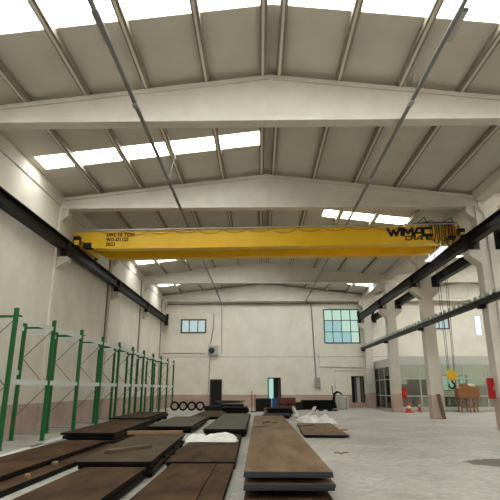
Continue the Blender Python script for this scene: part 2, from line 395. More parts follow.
for y in FR[2:]:
    r = empty('wall_pilaster', (XL, y, 0), 0, wl[y], 'pilaster', 'pilasters of the rack side wall', 'thing')
    MB().box(0, .10, -.3, .3, 0, 9.5).build('shaft', 'wall_l', r)
    m = MB(); corbel(m, 1, 7.26, .45, .22, .3, .2, .1); m.build('rail_corbel', 'corbel', r, bevel=.015)
    m = MB(); corbel(m, 1, 9.5, .30, .3, .3, .2, .1); m.build('beam_corbel', 'corbel', r, bevel=.015)
for y in (28.55, 36.75, 44.95):
    tag(MB().box(XL, XL+.07, y-.05, y+.05, 0, 9.6).build('rainwater_pipe', 'conduit'), {28.55: 'dark vertical pipe on the wall beside the second pilaster', 36.75: 'dark vertical pipe beside the third pilaster', 44.95: 'dark vertical pipe near the far corner'}[y], 'pipe', 'vertical pipes on the rack wall')
# downpipe on nearest column
tag(MB().tube([(9.78, 20.6, 9.7), (9.8, 20.62, 9.35), (10.0, 20.64, 9.15), (10.05, 20.64, 7.2), (10.05, 20.64, 0.1)], .035).build('drain_pipe', 'corbel', smooth=True), 'thin white pipe running down the nearest column', 'pipe')

# ------------------------------------------------------------------ crane runway rails
def runway(x, label, dz=0.0, y0=8.0):
    L_ = YB-.2-y0; r = empty('crane_rail', (x, y0, dz), 0, label, 'crane rail', 'black crane runway rails')
    m = MB()
    m.box(-.16, .16, 0, L_, 7.96, 8.0).box(-.16, .16, 0, L_, 7.5, 7.54).box(-.02, .02, 0, L_, 7.54, 7.96)
    m.build('girder', 'black', r)
    MB().box(-.04, .04, 0, L_, 8.0, 8.07).build('rail_head', 'railhead', r)
    for y in FR[1:]:
        MB().box(-.14, .14, y-y0-.24, y-y0+.24, 7.26, 7.5).box(-.15, .15, y-y0-.05, y-y0+.05, 7.5, 7.96).build('bearing_bracket', 'matt_black', r)
        w = .24 if x < 0 else .20
        s_ = -1 if x < 0 or x > XCM else 1
        MB().box(min(0, s_*w), max(0, s_*w), y-y0-.2, y-y0+.2, 7.56, 7.9).build('tie_plate', 'matt_black', r)
    MB().box(-.12, .12, L_-.12, L_, 8.0, 8.4).build('end_stop', 'matt_black', r)
runway(-8.6, 'black steel crane rail on corbels along the rack side wall')
runway(9.32, 'black steel crane rail crossing in front of the white columns', .19)
runway(10.70, 'black steel crane rail on the far side of the white columns', .19)
# lower conductor track
r = empty('conductor_track', (9.5, 6.0, 5.24), 0, 'black ladder-like track slung low across the white columns, grey slats on top', 'track')
L_ = 46.0-6.0
MB().box(-.13, .13, 0, L_, -.2, .0).build('channel', 'black', r)
m = MB(); m.box(-.14, -.11, 0, L_, .0, .05)
for k in range(int(L_/0.6)): m.box(-.14, -.11, k*.6, k*.6+.32, .0, .19)
m.build('slat_guard', 'lightgalv', r)
for y in FR[1:]: MB().box(-.1, .16, y-6-.15, y-6+.15, -.34, -.20).build('bracket', 'matt_black', r)
for y in (12.5, 25.2, 33.4): MB().box(-.16, -.12, y-6-.06, y-6+.06, .0, .12).build('red_marker', 'red', r)

# ------------------------------------------------------------------ the yellow crane
def box_girder(mb, xa, xb, y0, y1, z0, z1, ta, zn):
    """box girder with notched tapering ends"""
    mb.prism([(xa, zn), (xa+.45, zn), (xa+1.0*ta, z0+.02), (xa+1.6*ta, z0-.0), (xb-1.6*ta, z0), (xb-1.0*ta, z0+.02), (xb-.45, zn), (xb, zn), (xb, z1), (xa, z1)], 'y', y0, y1)
SK = math.atan(.70/17.9)
CX, CY = 0.35, 22.0
crane = empty('overhead_crane', (CX, CY, 0), -SK, 'yellow double girder overhead travelling crane spanning the hall', 'crane')
def loc(x, y, z): return (x-CX, y-CY, z)
xa, xb = -8.85-CX, 9.35-CX
for y0, nm in ((0.0, 'front_girder'), (1.75, 'rear_girder')):
    m = MB(); box_girder(m, xa, xb, y0, y0+.42, 8.03, 8.86, 1.0, 8.40)
    m.box(xa+.7, xb-.7, y0-.03, y0+.45, 8.84, 8.88)
    m.box(xa+1.6, xb-1.6, y0-.03, y0+.45, 8.0, 8.035)
    m.build(nm, 'yellow', crane)
for s, x, dz in ((-1, -8.6-CX, 0), (1, 9.32-CX, .19)):
    e = MB().box(x-.11, x+.11, -.3, 2.5, 8.16+dz, 8.38+dz*.4).build('end_carriage', 'yellow', crane, bevel=.01)
    for yy in (-.1, 2.35):
        w = MB(); w.tube([(x-.05, yy, 8.23+dz), (x+.05, yy, 8.23+dz)], .16, 18); w.build('wheel', 'matt_black', e)
    MB().box(x-.2, x+.12, -.26, -.02, 8.2+dz, 8.60+dz*.3).build('drive_motor', 'matt_black', e, bevel=.02)
    xm = x-.42*s
    MB().box(xm-.2, xm+.2, -.02, .35, 8.08+dz, 8.34+dz*.3).build('gear_motor', 'matt_black', e, bevel=.02)
MB().box(xa+.2, xb-.2, -.10, -.04, 8.90, 8.96).build('cable_rail', 'galv', crane)
# thin sagging feed cable
pts = []
for k in range(13):
    xs_ = -7.6+k*1.18; n = 10; sag = .13+.10*((k*37 % 10)/10)
    for j in range(n):
        t = j/n; pts.append((xs_+1.18*t-CX, -.07, 8.86-sag*4*t*(1-t)))
MB().tube(pts, .011, 5).build('feed_cable', 'darkgrey', crane)
# festoon loops
for k in range(8):
    x = 8.02+k*.145-CX; n = 14; d = .80+.13*((k*7) % 3)
    p = [(x+.16*math.cos(math.pi*t/n)*(1 if k % 2 else .7), -.16+.03*(k % 2), 8.9-d*math.sin(math.pi*t/n)**.55) for t in range(n+1)]
    MB().tube(p, .02, 6).build('festoon_loop', 'matt_black', crane, smooth=True)
for k in range(2): MB().tube([(8.75-CX+k*.2, -.15, 8.9), (8.72-CX+k*.2, -.15, 8.05), (8.78-CX+k*.2, -.15, 8.0)], .012, 5).build('red_festoon_cable', 'red', crane)
# trolley on top with rail guards
tr = MB().box(7.5-CX, 9.05-CX, -.12, 2.35, 8.97, 9.03).box(7.75-CX, 8.75-CX, .4, 1.8, 9.03, 9.12).build('trolley', 'darkgrey', crane)
MB().tube([(7.85-CX, .9, 9.14), (8.8-CX, .9, 9.14)], .16, 16).build('rope_drum', 'matt_black', tr)
m = MB()
for a, b in (((7.35, 8.98), (7.75, 9.3)), ((7.75, 9.3), (7.8, 9.0)), ((7.35, 8.98), (8.1, 9.12)), ((8.5, 9.02), (8.95, 9.22)), ((8.95, 9.22), (9.0, 9.0)), ((7.2, 8.99), (9.2, 8.99))):
    m.bar((a[0]-CX, -.05, a[1]), (b[0]-CX, -.05, b[1]), .035)
m.build('rail_guard', 'darkgrey', tr)
MB().box(8.35-CX, 9.0-CX, .35, 1.0, 8.45, 8.9).build('control_box', 'matt_black', tr, bevel=.02)
# ropes and hook
hk = empty('x', (0, 0, 0)); bpy.data.objects.remove(hk)
for k, (dx, dy) in enumerate(((-.16, -.1), (-.05, .1), (.07, -.1), (.17, .1))):
    MB().tube([(8.62-CX+dx*1.9, 1.0+dy, 8.9), (8.55-CX+dx*1.1, 1.0+dy, 2.4)], .013, 5).build('hoist_rope', 'darkgrey', crane)
hb = MB()
for s in (-.09, .05): hb.tube([(8.55-CX, 1.0+s, 2.2), (8.55-CX, 1.0+s+.04, 2.2)], .215, 20)
hb.box(8.55-CX-.13, 8.55-CX+.13, .93, 1.07, 2.0, 2.35)
hb = hb.build('hook_block', 'yellow', crane, bevel=.01)
n = 14; p = [(8.55-CX, 1.0, 2.02), (8.55-CX, 1.0, 1.9)]
for i in range(n+1):
    a = R(75-300*i/n); p.append((8.55-CX+.12*math.cos(a)-.03, 1.0, 1.76+.13*math.sin(a)))
MB().tube(p, [.035]*2+[.045]*(n-4)+[.035, .03, .025, .018, .012], 8).build('hook', 'matt_black', hb, smooth=True)
fl = MB().box(8.27-CX, 8.55-CX, -.35, 2.3, 7.74, 7.80).bar((8.41-CX, .2, 7.8), (8.41-CX, .2, 8.05), .04).bar((8.41-CX, 1.95, 7.8), (8.41-CX, 1.95, 8.05), .04)
fl.build('strip_light', 'lamp_lit', crane)

# lettering on the front girder
def strokes(mb, S, x0, z0, w, h, t, y):
    for poly in S:
        mb.prism([(x0+u*w, z0+v*h) for u, v in poly], 'y', y-.012, y)
def seg(a, b, t):
    (x0, y0), (x1, y1) = a, b; dx, dy = x1-x0, y1-y0; l = math.hypot(dx, dy); nx, ny = -dy/l*t/2, dx/l*t/2
    ex, ey = dx/l*t*.35, dy/l*t*.35
    return [(x0+nx-ex, y0+ny-ey), (x0-nx-ex, y0-ny-ey), (x1-nx+ex, y1-ny+ey), (x1+nx+ex, y1+ny+ey)]
GL = {'W': [(0, 1), (.28, 0), (.5, .75), (.72, 0), (1, 1)], 'I': [(.5, 0), (.5, 1)], 'M': [(0, 0), (.02, 1), (.5, .3), (.98, 1), (1, 0)],
      'A': [(0, 0), (.5, 1), (.95, 1), (1, 0)], 'C': [(1, 1), (0, 1), (0, 0), (1, 0)], 'R': [(0, 0), (0, 1), (1, 1), (1, .5), (0, .5), (.5, .5), (1, 0)],
      'N': [(0, 0), (0, 1), (1, 1), (1, 0)], 'E': [(1, 1), (0, 1), (0, .5), (.85, .5), (0, .5), (0, 0), (1, 0)]}
def word(mb, txt, x0, x1, z0, z1, t, widths):
    tot = sum(widths); x = x0; gap = .05
    sc_ = (x1-x0-gap*(len(txt)-1))/tot
    for ch, w in zip(txt, widths):
        P = [(x+u*w*sc_ if w > .3 else x+w*sc_/2, z0+v*(z1-z0)) for u, v in GL[ch]]
        for a, b in zip(P, P[1:]):
            mb.prism(seg(a, b, t), 'y', -.016, -.002)
        if ch == 'A':
            mb.prism(seg((x+.25*w*sc_, z0+.32*(z1-z0)), (x+.97*w*sc_, z0+.32*(z1-z0)), t*.8), 'y', -.016, -.002)
        x += w*sc_+gap
lt = MB(); word(lt, 'WIMAC', 6.02-CX, 8.0-CX, 8.44, 8.77, .118, [1.5, .22, 1.15, 1.1, 1.0]); lt.build('logo_lettering', 'matt_black', crane)
lt = MB(); word(lt, 'CRANE', 6.82-CX, 8.0-CX, 8.22, 8.38, .05, [1, 1, 1, 1, 1]); lt.build('logo_lettering', 'matt_black', crane)
def text_part(txt, x, z, size, parent, w=1.0):
    cu = bpy.data.curves.new('t', 'FONT'); cu.body = txt; cu.size = size; cu.extrude = .004; cu.offset = .009; cu.space_character = 1.12
    o = bpy.data.objects.new('t', cu); COL.objects.link(o)
    dg = bpy.context.evaluated_depsgraph_get(); me = bpy.data.meshes.new_from_object(o.evaluated_get(dg))
    bpy.data.objects.remove(o); me.materials.clear(); me.materials.append(M['matt_black'])
    q = bpy.data.objects.new('capacity_lettering', me); COL.objects.link(q); q.parent = parent
    q.location = (x, -.008, z); q.rotation_euler = (R(90), 0, 0); q.scale.x = w
text_part('SWL 10 TON', -7.28-CX, 8.62, .24, crane, .90)
text_part('WO-D1125', -7.28-CX, 8.39, .24, crane, .84)
text_part('2023', -7.28-CX, 8.16, .24, crane, .88)

# crane of the side bay (only a corner shows)
c2 = empty('overhead_crane', (19.6, 21.6, 0), 0, 'second yellow crane, glimpsed beyond the nearest column', 'crane')
for y0, nm in ((0, 'front_girder'), (1.75, 'rear_girder')):
    m = MB(); box_girder(m, -8.9, 8.9, y0, y0+.42, 8.03, 8.86, 1.0, 8.4); m.build(nm, 'yellow', c2)
MB().box(-9.0, -8.7, -.9, 3.0, 8.12, 8.6).build('end_carriage', 'matt_black', c2)
MB().box(8.7, 9.0, -.9, 3.0, 8.12, 8.6).build('end_carriage', 'matt_black', c2)

# ------------------------------------------------------------------ hanging cable trays with lamps
def tray(x, z, side, lab, joints):
    y0, y1 = 5.0, 45.3
    r = empty('cable_tray', (x, y0, z), 0, lab, 'cable tray', 'long hanging cable trays')
    L_ = y1-y0
    MB().box(-.045, .045, 0, L_, 0, .05).build('channel', 'grey', r)
    MB().tube([(0.06, 0, .03), (.06, L_, .03)], .014, 5).build('cable', 'galv', r)
    for j in joints:
        MB().tube([(0, j-y0, .05), (.25, j-y0, 10.6-z)], .004, 4).tube([(0, j-y0, .05), (-.25, j-y0, 10.6-z)], .004, 4).build('suspension_wire', 'galv', r)
        MB().box(-.07, .07, j-y0-.12, j-y0+.12, -.03, .03).build('clamp', 'galv', r)
    MB().box(-.04, .04, L_-.1, L_, -.1, 0.05).build('end_cap', 'grey', r)
    return r
tray(-3.5, 9.40, -1, 'thin grey cable tray hanging on wires over the plate side', (12.3, 17.6, 25.0, 33.0, 41.0))
tray(4.35, 9.40, 1, 'thin grey cable tray hanging on wires over the open floor side', (12.3, 17.6, 25.0, 33.0, 41.0))
for x, y, l in ((-3.5-.02, 9.25, 'grey strip lamp hung beside the tray over the plates'), (4.35+.13, 9.3, 'grey strip lamp hung beside the tray over the open floor')):
    r = empty('strip_lamp', (x, y, 9.38), 0, l, 'lamp', 'strip lamps on the cable trays')
    MB().box(-.08, .08, -.5, .5, 0.06, .12).build('housing', 'grey', r)
    MB().box(-.06, .06, -.45, .45, 0.03, .06).build('diffuser', 'galv', r)

# ------------------------------------------------------------------ windows and doors of the back wall
def window(n, k, frame, cols, rows, panemats, bar=.06, depth=.08, inner=0):
    x0, x1, z0, z1 = WINS[k]
    r = struct(empty('window_%d' % n, ((x0+x1)/2, YB, z0)))
    w, h = x1-x0, z1-z0; m = MB(); t = bar
    m.box(-w/2, w/2, -.04, depth, 0, t).box(-w/2, w/2, -.04, depth, h-t, h).box(-w/2, -w/2+t, -.04, depth, t, h-t).box(w/2-t, w/2, -.04, depth, t, h-t)
    for c in range(1, cols): m.box(-w/2+w*c/cols-t/3, -w/2+w*c/cols+t/3, -.03, depth, t, h-t)
    for q in range(1, rows): m.box(-w/2+t, w/2-t, -.03, depth, h*q/rows-t/3, h*q/rows+t/3)
    m.build('window_frame', frame, r)
    i = 0
    for q in range(rows):
        for c in range(cols):
            pm = panemats[(rows-1-q)][c]
            MB().box(-w/2+w*c/cols+t/3, -w/2+w*(c+1)/cols-t/3, .09, .10, h*q/rows+t/3, h*(q+1)/rows-t/3).build('pane', pm, r)
    return r
T, G, B, S = 'pane_teal', 'pane_green', 'pane_blue', 'pane_small'
wn += 1; window(wn, 'w1', 'brownframe', 3, 1, [[S, S, S]], .13)
wn += 1; window(wn, 'w2', 'winframe', 4, 3, [[G, G, G, G], [T, T, G, G], [T, T, T, G]], .10)
wn += 1; window(wn, 'w3', 'brownframe', 3, 1, [[S, S, S]], .10)
wn += 1; window(wn, 'w4', 'framealu', 1, 1, [[B]], .04)
wn += 1; window(wn, 'w5', 'winframe', 2, 1, [['pane_green', 'pane_green']], .05)
wn += 1; window(wn, 'w6', 'winframe', 1, 1, [['pane_mint']], .05)
def door(n, k, parts):
    x0, x1, z0, z1 = WINS[k]; w, h = x1-x0, z1-z0
    r = struct(empty('door_%d' % n, ((x0+x1)/2, YB, z0)))
    t = .09
    MB().box(-w/2, -w/2+t, -.05, .2, 0, h).box(w/2-t, w/2, -.05, .2, 0, h).box(-w/2, w/2, -.05, .2, h-t, h).build('door_frame', 'matt_black' if k != 'd1' else 'brownframe', r)
    x = -w/2+t; W = w-2*t
    for f0, f1, m, dy in parts:
        MB().box(x+W*f0, x+W*f1, dy, dy+.04, 0.0, h-t).build('door_leaf', m, r)
    return r
door(1, 'd1', [(0, 1, 'matt_black', .15)])
door(2, 'd2', [(0, .42, 'pane_mint', .12), (.42, .5, 'matt_black', .08), (.5, .88, 'matt_black', .15), (.88, 1, 'brownframe', .1)])
door(3, 'd3', [(0, .22, 'matt_black', .14), (.22, .42, 'officedark', .12), (.42, .72, 'framealu', .1), (.72, .86, 'darkgrey', .13), (.86, 1, 'officedark', .12)])

# ------------------------------------------------------------------ fittings on the back wall
ac = empty('air_conditioner', (-4.22, YB, 4.62), 0, 'white air conditioning outdoor unit on the end wall above the dark doorway', 'air conditioner')
MB().box(-.46, .46, -.36, -.02, 0, .84).build('casing', 'galv', ac, bevel=.02)
f = MB().torus((-.13, -.37, .38), .26, .025, 'y').build('fan_ring', 'darkgrey', ac)
m = MB(); m.tube([(-.13, -.372, .38), (-.13, -.362, .38)], .25, 20)
m.build('fan_opening', 'matt_black', ac)
m = MB()
for k in range(5): m.torus((-.13, -.382, .38), .05+.045*k, .006, 'y', 20, 4)
m.build('fan_grille', 'grey', ac)
MB().box(-.4, -.35, -.4, 0, -.06, 0).box(.35, .4, -.4, 0, -.06, 0).build('wall_bracket', 'grey', ac)
def conduit(pts, label, r=.025, m='conduit', nm='wall_conduit'):
    return tag(MB().tube(pts, r, 6).build(nm, m), label, 'conduit')
yw = YB-.035
conduit([(-3.85, yw, 9.4), (-3.5, yw, 9.3), (-3.42, yw, 4.8)], 'thin vertical conduit dropping from the roof beside the air conditioner', .022)
conduit([(-4.2, yw, 8.45), (-4.22, yw, 7.2), (-4.5, yw, 5.6)], 'thin dark cable rising above the air conditioner', .03)
conduit([(-4.5, yw, 4.8), (-4.62, yw, 1.0)], 'thin cable hanging below the air conditioner beside the dark doorway', .025)
conduit([(4.35, 45.3, 9.42), (4.9, yw, 9.4), (4.98, yw, 9.2), (5.2, yw, 2.2)], 'thick vertical conduit dropping to the grey box on the end wall', .055)
conduit([(5.15, yw, 4.75), (5.5, yw, 4.7), (5.52, yw, 3.55), (9.6, yw, 3.45)], 'stepped thin conduit running beneath the large teal window', .025, 'beige')
conduit([(6.9, yw, 1.6), (6.9, yw, 3.2), (9.6, yw, 3.2)], 'thin conduit framing the wall above the small white cabinet', .022, 'beige')
conduit([(-8.9, yw, 4.78), (-5.0, yw, 4.78)], 'thin horizontal conduit on the end wall above the far racks', .028, 'beige')
conduit([(6.62, yw, 1.2), (6.62, yw, 1.9)], 'short dark pipe standing on the wall beside the white cabinet', .035)
bx = empty('junction_box', (5.3, YB, 1.75), 0, 'grey electrical box at the foot of the thick wall conduit', 'electrical box')
MB().box(-.24, .24, -.18, 0, 0, .85).build('casing', 'galv', bx, bevel=.03)
MB().box(-.2, .2, -.19, -.18, .05, .8).build('door', 'beige', bx)
# bottom pipe under the last beam
conduit([(-8.9, YB-.3, 9.3), (9.6, YB-.3, 9.38)], 'long thin dark pipe across the end wall below the last roof beam', .035)

# ------------------------------------------------------------------ pallet racks
RY = [14.0+2.72*k for k in range(11)]
HR = 3.86
fr0 = None
def upright():
    r = empty('rack_upright', (-7.0, 0, 0))
    for x, nm in ((0, 'front_post'), (-1.0, 'rear_post')):
        m = MB()
        m.box(x-.058, x+.058, -.05, .05, 0, HR)
        o = m.build(nm, 'green', r, bevel=.008)
        MB().box(x-.08, x+.08, -.09, .09, 0, .015).build('foot_plate', 'green', o)
    z = .35; k = 0; zs = [.75+.92*i for i in range(4)]
    for a, b in zip(zs, zs[1:]):
        xa_, xb_ = (-.05, -.95) if k % 2 else (-.95, -.05)
        MB().bar((xa_, 0, a), (xb_, 0, b), .018, .024).build('diagonal_brace', 'brace', r); k += 1
    MB().bar((-.95, 0, .2), (-.05, 0, .2), .018, .024).build('bottom_brace', 'brace', r)
    MB().bar((-.95, 0, HR-.25), (-.05, 0, HR-.25), .04, .06).build('top_brace', 'green', r)
    return r
proto = upright()
for i, y in enumerate(RY):
    o = proto if i == 0 else copy_tree(proto)
    o.location = (-7.0, y, 0)
    tag(o, ('nearest green pallet rack frame, cut by the picture edge' if i == 0 else 'green pallet rack frame with grey lacing, %s in the row counting toward the end wall' % ORD[i]) if i < 10 else 'last green rack frame of the row, nearest the end wall', 'rack frame', 'green pallet rack frames along the wall')
# beams between frames
def rbeam(x, y0, y1, z, m, h=.11, w=.05):
    r = empty('rack_beam', (x, (y0+y1)/2, z)); L_ = y1-y0-.11
    MB().box(-w/2, w/2, -L_/2, L_/2, 0, h).build('rail', m, r)
    MB().box(-w/2-.01, w/2+.01, -L_/2-.004, -L_/2+.04, -.05, h+.05).box(-w/2-.01, w/2+.01, L_/2-.04, L_/2+.004, -.05, h+.05).build('end_connector', 'green' if m == 'rackbeam' else m, r)
    return r
for i, (a, b) in enumerate(zip(RY, RY[1:])):
    for x, sd in ((-7.0, 'front'), (-8.0, 'rear')):
        for z, lv in ((1.72, 'lower'), (3.5, 'top')):
            if i == 0 and sd == 'rear' and lv == 'lower': z = 2.05
            o = rbeam(x, a, b, z, 'rackbeam', .15 if lv == 'lower' else .13)
            tag(o, 'pale %s rack beam on the %s side of rack bay %s from the camera' % (lv, sd, ORD[i]), 'rack beam', 'pale pallet rack beams')
for i in range(0, 10):
    a, b = RY[i], RY[i+1]
    if i % 2 == 0 or i > 4:
        tag(MB().box(-8.03, -6.97, a+.25, a+.33, 3.63, 3.69).build('rack_crossbar', 'green'), 'thin green bar across the top of rack bay %s from the camera' % ORD[i], 'crossbar', 'green bars across the rack tops')

# ------------------------------------------------------------------ steel plates
def plate(x0, x1, y0, y1, zt, t, m, label, rz=0.0, edge='edge', grp='steel plates on the floor'):
    cx, cy = (x0+x1)/2, (y0+y1)/2
    b = MB(); w, l = (x1-x0)/2, (y1-y0)/2
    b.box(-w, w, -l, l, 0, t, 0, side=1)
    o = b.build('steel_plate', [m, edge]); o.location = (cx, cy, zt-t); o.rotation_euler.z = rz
    return tag(o, label, 'steel plate', grp)
def bearers(x0, x1, y0, y1, z0, z1, label, n=4, rz=0.0):
    for k in range(n):
        y = y0+.25+(y1-y0-.5)*k/(n-1); cx, cy = (x0+x1)/2, (y0+y1)/2
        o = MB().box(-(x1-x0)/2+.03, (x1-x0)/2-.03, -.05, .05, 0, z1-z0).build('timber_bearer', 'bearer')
        dx, dy = 0, y-cy; o.location = (cx-math.sin(rz)*dy, cy+math.cos(rz)*dy, z0); o.rotation_euler.z = rz
        tag(o, 'dark timber bearer beneath %s, %s from the camera end' % (label, ORD[k]), 'bearer', 'timber bearers in the plate stacks')
# left outer strip pair
plate(-5.55, -4.32, 6.6, 14.8, .20, .07, 'rust_red', 'red brown rusted plate nearest the racks, long and partly cut by picture edge')
plate(-5.45, -3.94, 6.2, 14.9, .10, .10, 'rust', 'narrow visible brown plate lying just below the plate nearest the racks')
bearers(-5.45, -4.4, 6.7, 14.7, .10, .13, 'the plate nearest the racks')
for x, y, w, l, rz in ((-4.18, 9.35, .05, .12, .5), (-4.3, 10.9, .07, .15, .2)):
    tag(MB().prism([(-w, -l/2), (w, -l), (w*.8, l*.7), (-w*.6, l)], 'z', 0, .05).build('wood_scrap', 'wood'), 'small %s wood scrap on the edge of the plates nearest the racks' % ('pale' if rz == .5 else 'brown'), 'wood scrap')
    ob = bpy.context.scene.objects[-1] if False else COL.objects[-1]; ob.location = (x+.08, y, .10); ob.rotation_euler.z = rz
# stack by the racks
rz = R(2.0)
plate(-6.05, -4.45, 15.5, 22.0, .34, .06, 'rust_red', 'wide red brown plate topping the stack beside the middle racks', rz)
plate(-6.0, -4.42, 15.55, 22.05, .245, .08, 'rust', 'dark edged plate second from top in the stack beside the middle racks', rz)
plate(-5.9, -4.38, 15.4, 22.05, .12, .08, 'rust', 'bottom plate of the stack beside the middle racks', rz)
bearers(-6.1, -4.5, 15.6, 21.9, .245, .28, 'the top plate beside the middle racks', 4, rz)
bearers(-6.0, -4.5, 15.6, 21.9, .12, .165, 'the middle plate beside the racks', 4, rz)
bearers(-6.0, -4.5, 15.6, 21.9, 0, .04, 'the bottom plate beside the racks', 4, rz)
# farther stack by the racks
plate(-6.75, -5.15, 23.0, 29.2, .36, .06, 'rust', 'brown plate on the farther stack close to the racks', R(1))
plate(-6.70, -5.10, 22.9, 29.2, .27, .14, 'mill_brown', 'thick dark edged plate under the brown plate on the farther rack side stack', R(1))
bearers(-6.7, -5.1, 23.1, 29.1, 0, .13, 'the farther rack side stack', 4, R(1))
# grey plate centre left
plate(-4.22, -2.55, 19.3, 26.2, .26, .05, 'mill_grey', 'grey plate on the stack behind the timber and cloth', R(.5))
plate(-4.15, -2.50, 19.4, 26.2, .18, .07, 'mill_brown', 'dark edged plate beneath the grey plate behind the timber and cloth', R(.5))
bearers(-4.1, -2.6, 19.5, 26.1, .0, .11, 'the grey plate stack', 4, R(.5))
# mid stack with batten
rz = R(2.2)
plate(-3.50, -2.10, 9.65, 15.5, .32, .05, 'mill_brown', 'brown grey plate carrying a loose timber batten', rz)
plate(-3.46, -2.14, 9.75, 15.5, .24, .06, 'mill_brown', 'plate directly beneath the one carrying the timber batten', rz)
plate(-3.42, -2.10, 9.8, 15.5, .13, .06, 'rust', 'lowest plate of the stack with the timber batten', rz)
bearers(-3.3, -2.1, 9.8, 15.3, .24, .27, 'the batten plate', 4, rz)
bearers(-3.3, -2.1, 9.8, 15.3, .13, .18, 'the second batten plate', 4, rz)
bearers(-3.3, -2.1, 9.8, 15.3, 0, .07, 'the lowest batten plate', 4, rz)
o = tag(MB().box(-.07, .07, -.62, .62, 0, .07).build('timber_batten', 'darkwood', bevel=.01), 'loose timber batten lying aslant on a brown grey plate', 'timber'); o.location = (-2.82, 11.35, .32); o.rotation_euler.z = R(-33)
o = tag(MB().box(-.80, .80, -.09, .09, 0, .10).build('timber_batten', 'wood', bevel=.01), 'pale pinkish timber batten across the far end of the batten plate', 'timber'); o.location = (-3.05, 15.25, .32); o.rotation_euler.z = rz
# near front plates left of gap
plate(-3.18, -2.05, 4.8, 9.62, .235, .06, 'rust', 'brown rusted plate before the stack carrying the timber batten')
plate(-3.16, -2.07, 4.8, 9.6, .11, .07, 'rust', 'lower plate beneath the brown plate before the batten stack')
bearers(-3.15, -2.1, 5.1, 9.4, 0, .04, 'the lower near plate', 3)
bearers(-3.15, -2.1, 5.1, 9.4, .11, .175, 'the upper near plate', 3)
# middle column of plates
plate(-1.80, -.88, 5.0, 10.85, .13, .06, 'rust_red', 'red brown patchy plate between the gap and the narrow strip plate')
plate(-.865, -.52, 5.0, 10.85, .13, .06, 'rust', 'narrow brown strip plate along the pale floor gap')
plate(-1.82, -.53, 5.0, 10.8, .07, .07, 'mill_brown', 'lower plate beneath the patchy plate and the narrow strip')
plate(-1.98, -.56, 10.95, 17.3, .15, .07, 'rust', 'brown plate with the crumpled white cloth on its far end', R(.8))
plate(-1.96, -.55, 10.97, 17.3, .07, .07, 'mill_brown', 'lower plate beneath the one bearing the white cloth', R(.8))
plate(-1.95, -.50, 17.9, 29.2, .27, .05, 'mill_grey', 'long grey plate behind the white cloth, beside the pale gap', R(.1))
plate(-1.92, -.47, 17.95, 29.2, .20, .08, 'mill_brown', 'dark edged plate beneath the long grey plate', R(.1))
bearers(-1.9, -.5, 18.0, 29.0, 0, .12, 'the long grey plate stack', 5)
plate(-3.75, -2.15, 27.9, 35.8, .16, .08, 'rust', 'brown plate far off, before the dark doorway')
bearers(-3.7, -2.2, 28, 35.6, 0, .08, 'the far brown plate', 4)
# centre stack
CW = (-.22, 1.06)
for k, (zt, t, y0, y1, m) in enumerate(((.45, .04, 7.70, 23.3, 'rust_tan'), (.408, .04, 7.72, 23.3, 'rust'), (.29, .045, 7.66, 23.2, 'rust_tan'), (.243, .045, 7.70, 23.2, 'rust'), (.10, .07, 5.2, 23.2, 'rust'))):
    plate(CW[0]-.01*(k % 2), CW[1]+(0, .01, .03, .02, -.02)[k], y0, y1, zt, t, m,
          ['long tan rusted plate on top of the central stack', 'second plate of the central stack, directly below the tan top plate',
           'third plate of the central stack, rusty, below the upper gap', 'fourth plate of the central stack', 'lowest plate of central stack, reaching forward to the picture edge'][k], 0, 'cutedge' if k < 4 else 'edge', 'plates of the central stack')
bearers(-.2, 1.04, 8.3, 23.0, .29, .368, 'the upper central plates', 6)
bearers(-.2, 1.04, 8.3, 23.0, .10, .198, 'the lower central plates', 6)
bearers(-.2, 1.02, 5.4, 23.0, 0, .03, 'the lowest central plate', 7)
for x, y, l, a in ((.25, 18.3, .5, 60), (.55, 18.1, .35, -70), (.05, 16.2, .4, 20)):
    o = tag(MB().bar((-l/2, 0, 0), (l/2, 0, .02), .05, .03).build('wood_scrap', 'darkwood'), 'dark stick on the far part of the central stack, %s' % {60: 'first of two crossed', -70: 'second of two crossed', 20: 'lying apart and nearer'}[a], 'wood scrap'); o.location = (x, y, .466); o.rotation_euler.z = R(a)
# right small plate
plate(1.62, 3.15, 17.7, 23.8, .10, .05, 'rust_tan', 'brown plate lying alone on open floor to the side of the central stack', R(-2))
bearers(1.65, 3.1, 17.8, 23.6, 0, .05, 'the lone brown plate', 4, R(-2))
for k, (x, y, l, a, mm) in enumerate(((2.85, 19.4, 1.0, 62, 'wood'), (2.65, 20.6, .8, 30, 'wood'), (1.95, 21.9, .9, 70, 'darkwood'))):
    o = tag(MB().box(-l/2, l/2, -.07, .07, 0, .05).build('wood_scrap', mm), ['pale board piece nearest the edge of the lone plate', 'pale board piece in the middle of the lone plate', 'dark board piece at the far end of the lone plate'][k], 'wood scrap'); o.location = (x, y, .10); o.rotation_euler.z = R(a-30)
# long white channels on the floor by the racks
for k, (x, y, l, a) in enumerate(((-6.35, 16.9, 5.0, 3), (-6.52, 18.2, 4.5, 1.5), (-6.2, 14.0, 3.0, 4))):
    o = tag(MB().box(-.08, .08, -l/2, l/2, 0, .06).build('rack_beam', 'rackbeam'), ['pale spare rack beam on the floor, nearest the brown stack', 'pale spare rack beam on the floor under the rack posts', 'short pale rack beam on the floor by the nearest posts'][k], 'rack beam', 'spare rack beams on the floor'); o.location = (x-.1, y, 0); o.rotation_euler.z = R(a)

